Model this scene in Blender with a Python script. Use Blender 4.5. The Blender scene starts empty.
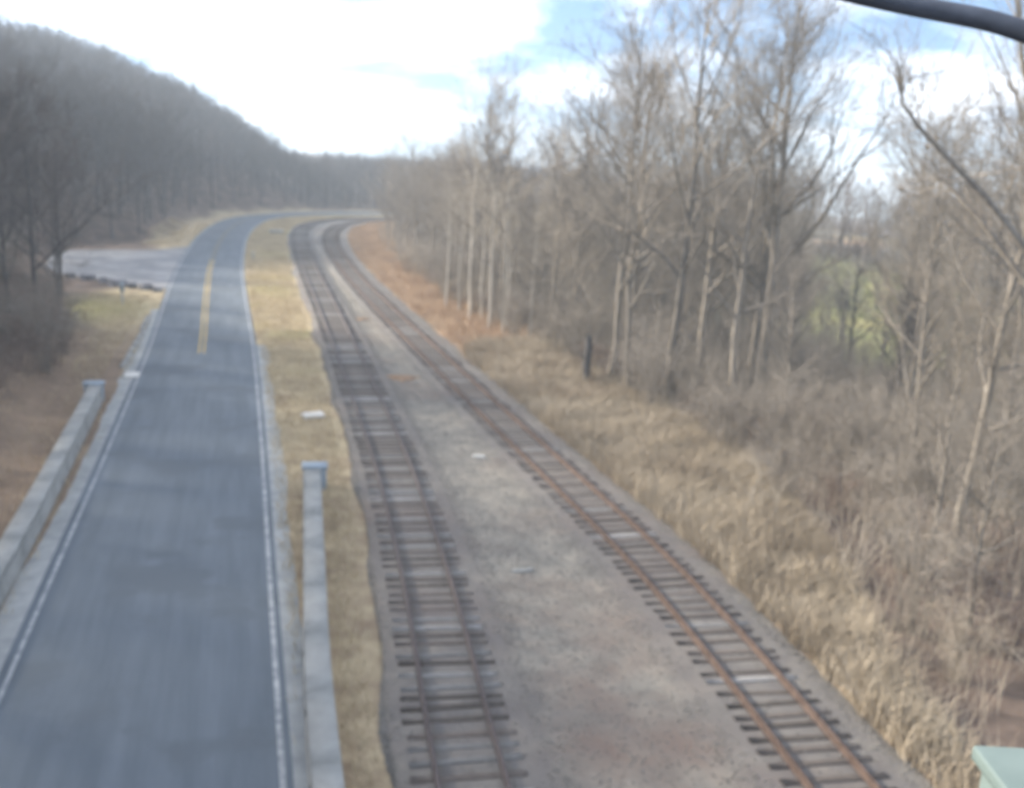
import bpy, math, random
import numpy as np
from mathutils import Matrix, Vector

random.seed(7)
rng = np.random.default_rng(7)
scene = bpy.context.scene
col = scene.collection
rad = math.radians

# ------------------------------------------------------------------ camera
CAM_H, FPX = 13.5, 1000.0                     # eye height over the road, focal length in pixels
PITCH, YAW, ROLL = rad(12.92), rad(15.49), rad(3.0)
cam_data = bpy.data.cameras.new('camera')
cam = bpy.data.objects.new('camera', cam_data)
col.objects.link(cam)
RM = Matrix.Rotation(-YAW, 4, 'Z') @ Matrix.Rotation(math.pi / 2 - PITCH, 4, 'X') @ Matrix.Rotation(ROLL, 4, 'Z')
cam.matrix_world = Matrix.Translation((0, 0, CAM_H)) @ RM
cam_data.sensor_fit = 'HORIZONTAL'
cam_data.sensor_width = 36.0
cam_data.lens = FPX / 1024 * 36.0
cam_data.shift_y = -10 / 1024
cam_data.clip_start = 0.1
cam_data.clip_end = 4000
# a compact camera that focused on its own window: everything beyond is a little soft
cam_data.dof.use_dof = True
cam_data.dof.focus_distance = 1.0
cam_data.dof.aperture_fstop = (cam_data.lens / 1000) / 0.0055
scene.camera = cam
R3 = np.array(RM.to_3x3())


def un(px, py, z=0.0):
    """photo pixel -> point on the level z"""
    d = R3 @ np.array([(px - 512) / FPX, (384 - py) / FPX, -1.0])
    t = (z - CAM_H) / d[2]
    return np.array([d[0] * t, d[1] * t, z])


def ray(px, py, dist):
    """photo pixel -> point at a horizontal distance"""
    d = R3 @ np.array([(px - 512) / FPX, (384 - py) / FPX, -1.0])
    d /= math.hypot(d[0], d[1])
    return np.array([0, 0, CAM_H]) + d * dist


# ------------------------------------------------------------------ sky and sun
SUN_EL, SUN_AZ = rad(26), rad(-58)            # azimuth from +Y, positive towards +X
world = bpy.data.worlds.new('World')
scene.world = world
world.use_nodes = True
nt = world.node_tree
nt.nodes.clear()


def nd(tree, kind, **kw):
    n = tree.nodes.new(kind)
    for k, v in kw.items():
        setattr(n, k, v)
    return n


def lk(tree, a, b):
    tree.links.new(a, b)


def wmath(op, a, b=None, c=None):
    n = nd(nt, 'ShaderNodeMath', operation=op)
    for i, v in enumerate((a, b, c)):
        if v is None:
            continue
        if isinstance(v, (int, float)):
            n.inputs[i].default_value = v
        else:
            lk(nt, v, n.inputs[i])
    return n.outputs[0]


tc = nd(nt, 'ShaderNodeTexCoord')
sep = nd(nt, 'ShaderNodeSeparateXYZ')
lk(nt, tc.outputs['Generated'], sep.inputs[0])
zc = wmath('MAXIMUM', sep.outputs[2], 0.0)
zs = wmath('ADD', zc, 0.12)              # the low band of the clear sky is as blue as higher up
comb = nd(nt, 'ShaderNodeCombineXYZ')
lk(nt, sep.outputs[0], comb.inputs[0]); lk(nt, sep.outputs[1], comb.inputs[1]); lk(nt, zs, comb.inputs[2])
sky = nd(nt, 'ShaderNodeTexSky', sky_type='NISHITA')
sky.sun_disc = False
sky.sun_elevation = SUN_EL
sky.sun_rotation = SUN_AZ
sky.altitude = 50
sky.air_density = 1.0
sky.dust_density = 0.35
sky.ozone_density = 3.5
lk(nt, comb.outputs[0], sky.inputs[0])
den = wmath('ADD', zc, 0.22)
cx = wmath('DIVIDE', sep.outputs[0], den)
cy = wmath('DIVIDE', sep.outputs[1], den)
cv = nd(nt, 'ShaderNodeCombineXYZ')
lk(nt, cx, cv.inputs[0]); lk(nt, cy, cv.inputs[1])
cn = nd(nt, 'ShaderNodeTexNoise')
cn.inputs['Scale'].default_value = 1.5
cn.inputs['Detail'].default_value = 7
cn.inputs['Roughness'].default_value = 0.52
cn.inputs['Distortion'].default_value = 0.25
cmap = nd(nt, 'ShaderNodeMapping')
cmap.inputs['Location'].default_value = (5.409, 22.406, 0)
lk(nt, cv.outputs[0], cmap.inputs[0]); lk(nt, cmap.outputs[0], cn.inputs['Vector'])
cr = nd(nt, 'ShaderNodeValToRGB')
cr.color_ramp.elements[0].position = 0.42
cr.color_ramp.elements[1].position = 0.66
lk(nt, cn.outputs['Fac'], cr.inputs[0])
cmix = nd(nt, 'ShaderNodeMix', data_type='RGBA')
lk(nt, cr.outputs[0], cmix.inputs['Factor'])
lk(nt, sky.outputs[0], cmix.inputs['A'])
# a lit cloud: as bright as the sky it hangs in, with its own white on top
cadd = nd(nt, 'ShaderNodeMix', data_type='RGBA', blend_type='ADD')
cadd.inputs['Factor'].default_value = 1.0
lk(nt, sky.outputs[0], cadd.inputs['A'])
cadd.inputs['B'].default_value = (8.5, 8.2, 8.0, 1)
lk(nt, cadd.outputs['Result'], cmix.inputs['B'])
bg = nd(nt, 'ShaderNodeBackground')
bg.inputs['Strength'].default_value = 0.08
lk(nt, cmix.outputs['Result'], bg.inputs['Color'])
wo = nd(nt, 'ShaderNodeOutputWorld')
lk(nt, bg.outputs[0], wo.inputs['Surface'])

sun_d = bpy.data.lights.new('sun', 'SUN')
sun_d.energy = 3.2
sun_d.angle = rad(5)
sun_d.color = (1.0, 0.90, 0.77)
sun = bpy.data.objects.new('sun', sun_d)
col.objects.link(sun)
sdir = Vector((math.sin(SUN_AZ) * math.cos(SUN_EL), math.cos(SUN_AZ) * math.cos(SUN_EL), math.sin(SUN_EL)))
sun.rotation_euler = sdir.to_track_quat('Z', 'Y').to_euler()
sun.location = (0, 0, 60)

vs = scene.view_settings
vs.view_transform = 'Standard'
vs.look = 'None'
vs.exposure = 1.65
vs.gamma = 1.0
vs.use_curve_mapping = False
scene.cycles.max_bounces = 6
scene.cycles.diffuse_bounces = 2
scene.cycles.glossy_bounces = 2
scene.cycles.transmission_bounces = 2
scene.cycles.volume_bounces = 1
scene.cycles.use_adaptive_sampling = True
scene.cycles.adaptive_threshold = 0.02
scene.cycles.use_denoising = True


# ------------------------------------------------------------------ materials
def material(name, c1, c2, scale=3.0, rough=0.9, bump=0.3, bscale=None, c3=None, detail=6.0, rand=0.0, stretch=None,
             spec=0.3, coord='Object', bdist=0.02, ramp=(0.35, 0.65), patch=None):
    m = bpy.data.materials.new(name)
    m.use_nodes = True
    t = m.node_tree
    t.nodes.clear()
    out = nd(t, 'ShaderNodeOutputMaterial')
    p = nd(t, 'ShaderNodeBsdfPrincipled')
    p.inputs['Roughness'].default_value = rough
    p.inputs['Specular IOR Level'].default_value = spec
    lk(t, p.outputs[0], out.inputs['Surface'])
    tcn = nd(t, 'ShaderNodeTexCoord')
    vec = tcn.outputs[coord]
    if stretch:
        mp = nd(t, 'ShaderNodeMapping')
        mp.inputs['Scale'].default_value = stretch
        lk(t, vec, mp.inputs[0])
        vec = mp.outputs[0]
    n = nd(t, 'ShaderNodeTexNoise')
    n.inputs['Scale'].default_value = scale
    n.inputs['Detail'].default_value = detail
    n.inputs['Roughness'].default_value = 0.6
    lk(t, vec, n.inputs['Vector'])
    r = nd(t, 'ShaderNodeValToRGB')
    r.color_ramp.elements[0].position = ramp[0]
    r.color_ramp.elements[0].color = (*c1, 1)
    r.color_ramp.elements[1].position = ramp[1]
    r.color_ramp.elements[1].color = (*c2, 1)
    if c3:
        e = r.color_ramp.elements.new(0.5 * (ramp[0] + ramp[1]))
        e.color = (*c3, 1)
    lk(t, n.outputs['Fac'], r.inputs[0])
    colour = r.outputs[0]
    if patch:
        pc, ps, lo, hi = patch
        pn = nd(t, 'ShaderNodeTexNoise')
        pn.inputs['Scale'].default_value = ps
        pn.inputs['Detail'].default_value = 7
        pn.inputs['Roughness'].default_value = 0.62
        lk(t, tcn.outputs[coord], pn.inputs['Vector'])
        pm = nd(t, 'ShaderNodeMapRange')
        pm.inputs['From Min'].default_value = lo
        pm.inputs['From Max'].default_value = hi
        lk(t, pn.outputs['Fac'], pm.inputs['Value'])
        px_ = nd(t, 'ShaderNodeMix', data_type='RGBA')
        lk(t, pm.outputs[0], px_.inputs['Factor'])
        lk(t, colour, px_.inputs['A'])
        px_.inputs['B'].default_value = (*pc, 1)
        colour = px_.outputs['Result']
    if rand:
        oi = nd(t, 'ShaderNodeObjectInfo')
        mr = nd(t, 'ShaderNodeMapRange')
        mr.inputs['To Min'].default_value = 1 - rand
        mr.inputs['To Max'].default_value = 1 + rand
        lk(t, oi.outputs['Random'], mr.inputs['Value'])
        hv = nd(t, 'ShaderNodeHueSaturation')
        lk(t, mr.outputs[0], hv.inputs['Value'])
        lk(t, colour, hv.inputs['Color'])
        colour = hv.outputs[0]
    lk(t, colour, p.inputs['Base Color'])
    if bump:
        bn = nd(t, 'ShaderNodeTexNoise')
        bn.inputs['Scale'].default_value = bscale or scale * 6
        bn.inputs['Detail'].default_value = 4
        lk(t, vec, bn.inputs['Vector'])
        b = nd(t, 'ShaderNodeBump')
        b.inputs['Strength'].default_value = bump
        b.inputs['Distance'].default_value = bdist
        lk(t, bn.outputs['Fac'], b.inputs['Height'])
        lk(t, b.outputs[0], p.inputs['Normal'])
    return m


MAT = {}
MAT['asphalt'] = material('asphalt', (0.100, 0.122, 0.140), (0.140, 0.166, 0.188), 1.5, 0.82, 0.35, 40, detail=10, spec=0.4, stretch=(1, 0.07, 1), patch=((0.102, 0.122, 0.138), 0.22, 0.52, 0.60))
MAT['shoulder'] = material('shoulder_gravel', (0.27, 0.285, 0.28), (0.40, 0.41, 0.395), 1.2, 0.95, 0.5, 30, detail=8)
MAT['lot'] = material('pale_gravel', (0.17, 0.18, 0.19), (0.32, 0.325, 0.33), 0.35, 0.95, 0.5, 20, detail=10, c3=(0.25, 0.25, 0.25))
MAT['white_paint'] = material('white_paint', (0.22, 0.24, 0.25), (0.52, 0.53, 0.52), 3, 0.8, 0.1, ramp=(0.38, 0.7))
MAT['yellow_paint'] = material('yellow_paint', (0.36, 0.26, 0.08), (0.56, 0.40, 0.12), 2.5, 0.7, 0.1)
MAT['yellow_worn'] = material('worn_yellow_paint', (0.10, 0.11, 0.10), (0.26, 0.21, 0.10), 1.2, 0.8, 0.1)
MAT['ballast'] = material('ballast', (0.165, 0.155, 0.135), (0.285, 0.26, 0.215), 0.9, 0.95, 0.45, 16, detail=12, c3=(0.225, 0.21, 0.18), patch=((0.175, 0.13, 0.105), 0.16, 0.48, 0.68), bdist=0.06)
MAT['stone'] = material('loose_stone', (0.13, 0.125, 0.112), (0.29, 0.27, 0.235), 7, 0.9, 0.4, 20, detail=5, coord='Object')
MAT['sleeper'] = material('weathered_sleeper', (0.07, 0.06, 0.052), (0.16, 0.135, 0.115), 3, 0.95, 0.6, 30, rand=0.35, stretch=(1, 8, 8))
MAT['sleeper_pale'] = material('bleached_sleeper', (0.15, 0.145, 0.135), (0.36, 0.35, 0.33), 3, 0.95, 0.6, 30, rand=0.3, stretch=(1, 8, 8))
MAT['rail'] = material('dark_rusty_rail', (0.045, 0.035, 0.033), (0.11, 0.085, 0.08), 6, 0.65, 0.2, spec=0.5)
MAT['rail_rust'] = material('orange_rusty_rail', (0.07, 0.046, 0.036), (0.135, 0.094, 0.074), 4, 0.85, 0.3)
MAT['concrete'] = material('concrete', (0.26, 0.265, 0.25), (0.35, 0.355, 0.335), 1.2, 0.9, 0.35, 25, detail=9)
MAT['concrete_blue'] = material('concrete_painted', (0.27, 0.33, 0.38), (0.36, 0.42, 0.47), 2.0, 0.85, 0.3, 25)
MAT['white_slab'] = material('white_slab', (0.50, 0.50, 0.46), (0.72, 0.71, 0.66), 3, 0.9, 0.3, 25)
MAT['rock'] = material('grey_rock', (0.13, 0.13, 0.14), (0.33, 0.33, 0.34), 2, 0.9, 0.7, 9, rand=0.3)
MAT['leaf_pile'] = material('rusty_leaves', (0.17, 0.11, 0.07), (0.34, 0.23, 0.145), 6, 0.95, 0.7, 25)
MAT['bark'] = material('grey_bark', (0.16, 0.14, 0.115), (0.30, 0.27, 0.225), 2.5, 0.95, 0.5, 15, rand=0.28, stretch=(3, 3, 0.6))
MAT['twig'] = material('grey_twigs', (0.20, 0.175, 0.145), (0.34, 0.305, 0.26), 0.8, 0.95, 0, rand=0.28)
MAT['twig_tan'] = material('tan_twigs', (0.26, 0.22, 0.17), (0.43, 0.375, 0.30), 0.8, 0.95, 0, rand=0.25)
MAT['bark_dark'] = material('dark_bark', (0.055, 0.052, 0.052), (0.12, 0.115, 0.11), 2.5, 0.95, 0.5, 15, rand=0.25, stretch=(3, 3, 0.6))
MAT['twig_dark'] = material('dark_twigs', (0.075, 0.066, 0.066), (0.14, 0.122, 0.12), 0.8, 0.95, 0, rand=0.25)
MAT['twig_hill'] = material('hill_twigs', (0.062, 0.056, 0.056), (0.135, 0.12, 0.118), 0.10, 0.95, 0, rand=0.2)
MAT['bark_pale'] = material('pale_bark', (0.40, 0.37, 0.31), (0.58, 0.54, 0.47), 2.5, 0.9, 0.3, 15, rand=0.2, stretch=(3, 3, 0.6))
MAT['cane'] = material('brown_canes', (0.15, 0.11, 0.09), (0.28, 0.215, 0.175), 1.2, 0.95, 0, rand=0.3)
MAT['cane_pale'] = material('pale_canes', (0.34, 0.30, 0.24), (0.50, 0.45, 0.37), 1.2, 0.95, 0, rand=0.25)
MAT['dry_grass'] = material('dry_grass', (0.43, 0.345, 0.215), (0.64, 0.545, 0.36), 0.35, 0.95, 0, coord='Object', detail=4)
MAT['tall_grass'] = material('tall_dry_grass', (0.31, 0.255, 0.185), (0.49, 0.42, 0.315), 0.22, 0.95, 0, detail=5)
MAT['rusty_grass'] = material('rusty_grass', (0.34, 0.225, 0.14), (0.54, 0.40, 0.265), 0.3, 0.95, 0, detail=5)
MAT['steel_dark'] = material('dark_steel', (0.045, 0.055, 0.075), (0.075, 0.09, 0.12), 6, 0.6, 0.1, spec=0.4)
MAT['mint'] = material('mint_paint', (0.13, 0.175, 0.165), (0.17, 0.22, 0.205), 2.5, 0.6, 0.05, spec=0.4)
MAT['deck'] = material('bridge_deck', (0.14, 0.14, 0.135), (0.25, 0.24, 0.23), 1.5, 0.95, 0.4)


def ground_material():
    m = bpy.data.materials.new('ground')
    m.use_nodes = True
    t = m.node_tree
    t.nodes.clear()
    out = nd(t, 'ShaderNodeOutputMaterial')
    p = nd(t, 'ShaderNodeBsdfPrincipled')
    p.inputs['Roughness'].default_value = 0.98
    p.inputs['Specular IOR Level'].default_value = 0.15
    lk(t, p.outputs[0], out.inputs['Surface'])
    tcn = nd(t, 'ShaderNodeTexCoord')

    def nramp(scale, c1, c2, detail=9, lo=0.36, hi=0.66):
        n = nd(t, 'ShaderNodeTexNoise')
        n.inputs['Scale'].default_value = scale
        n.inputs['Detail'].default_value = detail
        n.inputs['Roughness'].default_value = 0.65
        lk(t, tcn.outputs['Object'], n.inputs['Vector'])
        r = nd(t, 'ShaderNodeValToRGB')
        r.color_ramp.elements[0].position = lo
        r.color_ramp.elements[0].color = (*c1, 1)
        r.color_ramp.elements[1].position = hi
        r.color_ramp.elements[1].color = (*c2, 1)
        lk(t, n.outputs['Fac'], r.inputs[0])
        return r.outputs[0]
    litter = nramp(0.45, (0.085, 0.065, 0.055), (0.20, 0.15, 0.115))
    tan = nramp(0.8, (0.27, 0.205, 0.135), (0.52, 0.435, 0.27))
    green = nramp(0.12, (0.28, 0.29, 0.10), (0.52, 0.46, 0.18))
    rust = nramp(0.4, (0.24, 0.165, 0.105), (0.42, 0.30, 0.195))
    at = nd(t, 'ShaderNodeAttribute', attribute_name='cover')
    sp = nd(t, 'ShaderNodeSeparateColor')
    lk(t, at.outputs['Color'], sp.inputs[0])
    cur = litter
    for k, other in enumerate((tan, green, rust)):
        mx = nd(t, 'ShaderNodeMix', data_type='RGBA')
        lk(t, sp.outputs[k], mx.inputs['Factor'])
        lk(t, cur, mx.inputs['A']); lk(t, other, mx.inputs['B'])
        cur = mx.outputs['Result']
    lk(t, cur, p.inputs['Base Color'])
    bn = nd(t, 'ShaderNodeTexNoise')
    bn.inputs['Scale'].default_value = 9
    bn.inputs['Detail'].default_value = 5
    lk(t, tcn.outputs['Object'], bn.inputs['Vector'])
    b = nd(t, 'ShaderNodeBump')
    b.inputs['Strength'].default_value = 0.7
    b.inputs['Distance'].default_value = 0.06
    lk(t, bn.outputs['Fac'], b.inputs['Height'])
    lk(t, b.outputs[0], p.inputs['Normal'])
    return m


MAT['ground'] = ground_material()


# ------------------------------------------------------------------ mesh helpers
class MB:
    """collects vertices and faces, then links them as ONE mesh"""

    def __init__(self):
        self.v, self.f, self.n = [], [], 0

    def add(self, v, f):
        v = np.asarray(v, float).reshape(-1, 3)
        f = np.asarray(f, int)
        self.v.append(v)
        self.f.append(f + self.n)
        self.n += len(v)

    def box(self, x0, x1, y0, y1, z0, z1):
        v = [(x, y, z) for z in (z0, z1) for y in (y0, y1) for x in (x0, x1)]
        self.add(v, [(0, 2, 3, 1), (4, 5, 7, 6), (0, 1, 5, 4), (2, 6, 7, 3), (0, 4, 6, 2), (1, 3, 7, 5)])

    def tube(self, pts, rads, n=6, cap=True):
        pts = np.asarray(pts, float)
        rads = np.asarray(rads, float)
        k = len(pts)
        tan = np.gradient(pts, axis=0)
        tan /= np.linalg.norm(tan, axis=1)[:, None] + 1e-9
        ref = np.array([0.31, 0.17, 0.93]) if abs(tan[0, 2]) < 0.8 else np.array([0.95, 0.2, 0.1])
        a = np.cross(tan, ref)
        a /= np.linalg.norm(a, axis=1)[:, None] + 1e-9
        b = np.cross(tan, a)
        ang = np.arange(n) * 2 * math.pi / n
        ring = pts[:, None] + rads[:, None, None] * (np.cos(ang)[None, :, None] * a[:, None] + np.sin(ang)[None, :, None] * b[:, None])
        i = np.arange(k - 1)[:, None] * n
        j = np.arange(n)[None]
        j2 = (j + 1) % n
        f = np.stack([i + j, i + j2, i + n + j2, i + n + j], -1).reshape(-1, 4)
        self.add(ring.reshape(-1, 3), f)
        if cap and rads[-1] > 0.02:
            base = self.n - n
            if n in (4, 6, 8):
                for q in range(1, n - 2, 2):
                    self.f.append(np.array([[base, base + q, base + q + 1, base + q + 2]]))

    def arrays(self):
        v = np.concatenate(self.v)
        q = [f for f in self.f if f.shape[-1] == 4]
        t = [f for f in self.f if f.shape[-1] == 3]
        q = np.concatenate(q) if q else np.zeros((0, 4), int)
        t = np.concatenate(t) if t else np.zeros((0, 3), int)
        return v, q, t

    def mesh(self, name, mat, smooth=False):
        return mesh_from(name, *self.arrays(), mat, smooth)

    def build(self, name, mat, parent=None, smooth=False):
        return link(name, self.mesh(name, mat, smooth), parent)


def mesh_from(name, v, q, t, mat, smooth=False):
    me = bpy.data.meshes.new(name)
    me.vertices.add(len(v))
    me.vertices.foreach_set('co', np.asarray(v, np.float32).ravel())
    loops = np.concatenate([q.ravel(), t.ravel()]).astype(np.int32)
    me.loops.add(len(loops))
    me.loops.foreach_set('vertex_index', loops)
    me.polygons.add(len(q) + len(t))
    st = np.concatenate([np.arange(len(q)) * 4, len(q) * 4 + np.arange(len(t)) * 3]).astype(np.int32)
    me.polygons.foreach_set('loop_start', st)
    if smooth:
        me.polygons.foreach_set('use_smooth', np.ones(len(st), bool))
    me.materials.append(MAT[mat] if isinstance(mat, str) else mat)
    me.update(calc_edges=True)
    me.validate()
    return me


def link(name, me, parent=None):
    o = bpy.data.objects.new(name, me)
    col.objects.link(o)
    if parent is not None:
        o.parent = parent
    return o


def tag(o, label=None, cat=None, group=None, kind=None):
    for k, v in (('label', label), ('category', cat), ('group', group), ('kind', kind)):
        if v:
            o[k] = v
    return o


def empty(name, loc, label, cat, group=None, rz=0.0):
    o = bpy.data.objects.new(name, None)
    o.empty_display_size = 0.3
    col.objects.link(o)
    o.location = loc
    o.rotation_euler = (0, 0, rz)
    return tag(o, label, cat, group)


def smooth_path(pts, step=1.0):
    """Catmull-Rom through plan points, resampled every step metres"""
    p = np.asarray(pts, float)
    p = np.vstack([2 * p[0] - p[1], p, 2 * p[-1] - p[-2]])
    out = []
    for i in range(1, len(p) - 2):
        tt = np.linspace(0, 1, 40, endpoint=False)[:, None]
        a, b, c, d = p[i - 1], p[i], p[i + 1], p[i + 2]
        out.append(0.5 * (2 * b + (c - a) * tt + (2 * a - 5 * b + 4 * c - d) * tt ** 2 + (3 * b - a - 3 * c + d) * tt ** 3))
    out = np.vstack(out + [p[-2][None]])
    L = np.concatenate([[0], np.cumsum(np.linalg.norm(np.diff(out, axis=0), axis=1))])
    s = np.arange(0, L[-1], step)
    return np.stack([np.interp(s, L, out[:, 0]), np.interp(s, L, out[:, 1])], 1)


def normals(path):
    t = np.gradient(path, axis=0)
    t /= np.linalg.norm(t, axis=1)[:, None]
    return np.stack([t[:, 1], -t[:, 0]], 1), t       # to the right of the direction of travel


def strip(path, offs, zs, jitter=None):
    """a sheet swept along a plan path; offs to the right, zs heights"""
    nr, _ = normals(path)
    k, m = len(path), len(offs)
    o = np.tile(np.asarray(offs, float), (k, 1))
    if jitter is not None:
        o = o + jitter
    v = np.zeros((k, m, 3))
    v[..., :2] = path[:, None] + o[..., None] * nr[:, None]
    v[..., 2] = np.asarray(zs)
    i = np.arange(k - 1)[:, None] * m
    j = np.arange(m - 1)[None]
    f = np.stack([i + j, i + j + 1, i + m + j + 1, i + m + j], -1).reshape(-1, 4)
    return v.reshape(-1, 3), f


def wobble(k, amp, seed, sm=5):
    r = np.random.default_rng(seed).normal(size=k + 4 * sm)
    r = np.convolve(r, np.ones(sm) / sm, 'same')[2 * sm:2 * sm + k]
    return amp * r / (r.std() + 1e-9)


# ------------------------------------------------------------------ plan of the place (metres)
ROAD = smooth_path([(-2.5, -60), (-2.5, 20), (-2.45, 45), (-2.55, 68), (-3.0, 92), (-3.2, 116), (-2.6, 146), (-0.9, 170),
                    (2.4, 188), (9.5, 201), (21, 210), (40, 217), (66, 219), (95, 214), (140, 196)])
TRK1 = smooth_path([(3.35, -45), (3.5, -8), (4.05, 9), (4.85, 20), (5.6, 29), (6.2, 40), (6.5, 52), (6.75, 66), (7.0, 86), (7.25, 112), (8.0, 142),
                    (9.2, 162), (12.2, 178), (19, 190.5), (32, 199), (55, 203), (82, 200), (120, 186)])
TRK2 = smooth_path([(10.6, -45), (11.2, -6), (12.1, 9), (12.85, 18), (13.3, 25), (13.4, 31), (13.1, 40), (12.75, 50), (12.35, 63), (11.7, 86), (11.4, 110),
                    (12.0, 138), (14.0, 161), (17.8, 178), (24.5, 188), (36, 194.5), (57, 197.5), (82, 194), (118, 181)])


def signed_to(path, P):
    """signed distance of plan points to a path, positive to the right, and index of the nearest sample"""
    nr, t = normals(path)
    sub = np.arange(0, len(path), 2)
    d = np.empty(len(P)); idx = np.empty(len(P), int)
    for a in range(0, len(P), 4000):
        q = P[a:a + 4000]
        dd = ((q[:, None] - path[sub][None]) ** 2).sum(-1)
        k = sub[dd.argmin(1)]
        rel = q - path[k]
        sg = np.sign((rel * nr[k]).sum(-1))
        d[a:a + 4000] = sg * np.sqrt(dd.min(1))
        idx[a:a + 4000] = k
    return d, idx


def sstep(x, a, b):
    t = np.clip((x - a) / (b - a), 0, 1)
    return t * t * (3 - 2 * t)


def vnoise(x, y, s, seed):
    """smooth value noise"""
    r = np.random.default_rng(seed).random((64, 64))
    u, w = x / s, y / s
    i, j = np.floor(u).astype(int), np.floor(w).astype(int)
    fu, fw = u - i, w - j
    fu, fw = fu * fu * (3 - 2 * fu), fw * fw * (3 - 2 * fw)
    g = lambda a, b: r[a % 64, b % 64]
    return (g(i, j) * (1 - fu) + g(i + 1, j) * fu) * (1 - fw) + (g(i, j + 1) * (1 - fu) + g(i + 1, j + 1) * fu) * fw


def height(P):
    P = np.asarray(P, float)
    x, y = P[:, 0], P[:, 1]
    dr, _ = signed_to(ROAD, P)
    d2, _ = signed_to(TRK2, P)
    L = -dr
    d0 = 7.5 + 17.0 * sstep(y, 74, 90) * (1 - sstep(y, 128, 146))
    hmax = np.clip(7 - 0.45 * x, 0.3, 30)
    u = np.maximum(L - d0, 0)
    hill = hmax * (1 - np.exp(-0.55 * u / hmax)) * (L > 0)
    hill += (vnoise(x, y, 14, 1) - 0.5) * 2.2 * sstep(u, 3, 25)
    e = d2 - 6.0
    drop = -7.0 * sstep(e, 0, 52)
    drop = np.where(d2 > 0, drop, 0)
    drop = drop + np.where(d2 > 0, (vnoise(x, y, 9, 2) - 0.5) * 0.8 * sstep(e, 1, 12), 0)
    small = (vnoise(x, y, 2.3, 3) - 0.5) * 0.10 * (sstep(L, 4.2, 6) + sstep(d2, 3, 5))
    z = np.where(L > 0, hill, drop) + small - 0.09 - 0.07 * np.maximum(x - 135, 0)
    return z


# ------------------------------------------------------------------ ground sheet
def axis(parts):
    return np.unique(np.concatenate([np.arange(*p) for p in parts]).round(3))


gx = axis([(-900, -120, 40), (-120, -30, 5), (-30, 36, 1.2), (36, 90, 4), (90, 200, 10), (200, 1001, 40)])
gy = axis([(-200, -20, 15), (-20, 130, 1.5), (130, 240, 2.5), (240, 400, 10), (400, 1401, 50)])
GX, GY = np.meshgrid(gx, gy)
P = np.stack([GX.ravel(), GY.ravel()], 1)
Z = height(P)
nx = len(gx)
i = np.arange(len(gy) - 1)[:, None] * nx
j = np.arange(nx - 1)[None]
F = np.stack([i + j, i + j + 1, i + nx + j + 1, i + nx + j], -1).reshape(-1, 4)
me = mesh_from('ground', np.column_stack([P, Z]), F, np.zeros((0, 3), int), 'ground', True)
dr, _ = signed_to(ROAD, P)
d2, _ = signed_to(TRK2, P)
jit = (vnoise(P[:, 0], P[:, 1], 3.5, 5) - 0.5)
jit2 = (vnoise(P[:, 0], P[:, 1], 1.6, 6) - 0.5)
Ld = -dr
tan_w = np.where(dr > 0, sstep(dr, 2, 3) * (1 - sstep(d2 + 3 * jit, 1.0, 3.5)),
                 (1 - sstep(Ld + 2.5 * jit + 1.5 * jit2, 6.5, 9)) * (0.12 + 0.88 * sstep(P[:, 1], 60, 80)))
rust_w = sstep(d2 + 4 * jit, 1.5, 4) * (1 - sstep(d2 + 5 * jit, 11, 16)) * sstep(P[:, 1] + 20 * jit, 56, 78)
rust_w = rust_w + (dr < 0) * (1 - sstep(Ld + 4 * jit, 9, 16)) * (1 - sstep(P[:, 1], 66, 84)) * 0.35 + 0.3 * ((dr > 3) & (d2 < -5)) * (1 - sstep(P[:, 1], 34, 48))
rg = np.hypot(P[:, 0], P[:, 1])
green_w = sstep(P[:, 0] + 6 * jit, 58, 64) * (1 - sstep(rg, 188, 194)) * sstep(d2, 12, 20)
green_w = green_w + 0.75 * np.exp(-((P[:, 0] + 11.5) / 3.5) ** 2 - ((P[:, 1] - 84) / 6) ** 2)
green_w = green_w + 0.45 * sstep(jit, 0.05, 0.3) * ((dr > 3.4) & (dr < 10) & (P[:, 1] > 60))
ca = me.color_attributes.new('cover', 'FLOAT_COLOR', 'POINT')
cols = np.column_stack([np.clip(tan_w, 0, 1), np.clip(green_w, 0, 1), np.clip(rust_w, 0, 1), np.ones(len(P))]).astype(np.float32)
ca.data.foreach_set('color', cols.ravel())
tag(link('ground', me), 'leaf-strewn ground with dry grass verges and wooded slopes', 'ground', kind='structure')

# ------------------------------------------------------------------ road
k = len(ROAD)
m = MB()
m.add(*strip(ROAD, (-3.55, -1.8, 0, 1.8, 3.5), (-0.03, 0.01, 0.04, 0.01, -0.03)))
road = tag(m.build('road', 'asphalt', smooth=True), 'two lane grey asphalt road curving out of sight', 'road', kind='structure')


def piece(path, y0, y1):
    """samples of a path whose y lies between y0 and y1 (first stretch only)"""
    q = [n for n in range(len(path)) if y0 <= path[n, 1] <= y1]
    return path[q[0]:q[-1] + 1]


m = MB()
m.add(*strip(ROAD, (-3.34, -3.22), (-0.018, -0.015)))
m.build('edge_line', 'white_paint', road)
m = MB()
m.add(*strip(ROAD, (3.20, 3.34), (-0.015, -0.018)))
m.build('edge_line', 'white_paint', road)
c0, c1 = int(np.argmax(ROAD[:, 1] > 65.5)), int(np.argmax(ROAD[:, 1] > 118))
for o in (-0.16, 0.16):
    for cpart, paint in ((ROAD[c0:c1 + 1], 'yellow_paint'), (ROAD[c1:], 'yellow_worn')):
        m = MB()
        m.add(*strip(cpart, (o - 0.065, o + 0.065), (0.046, 0.046)))
        m.build('centre_line', paint, road)
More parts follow.
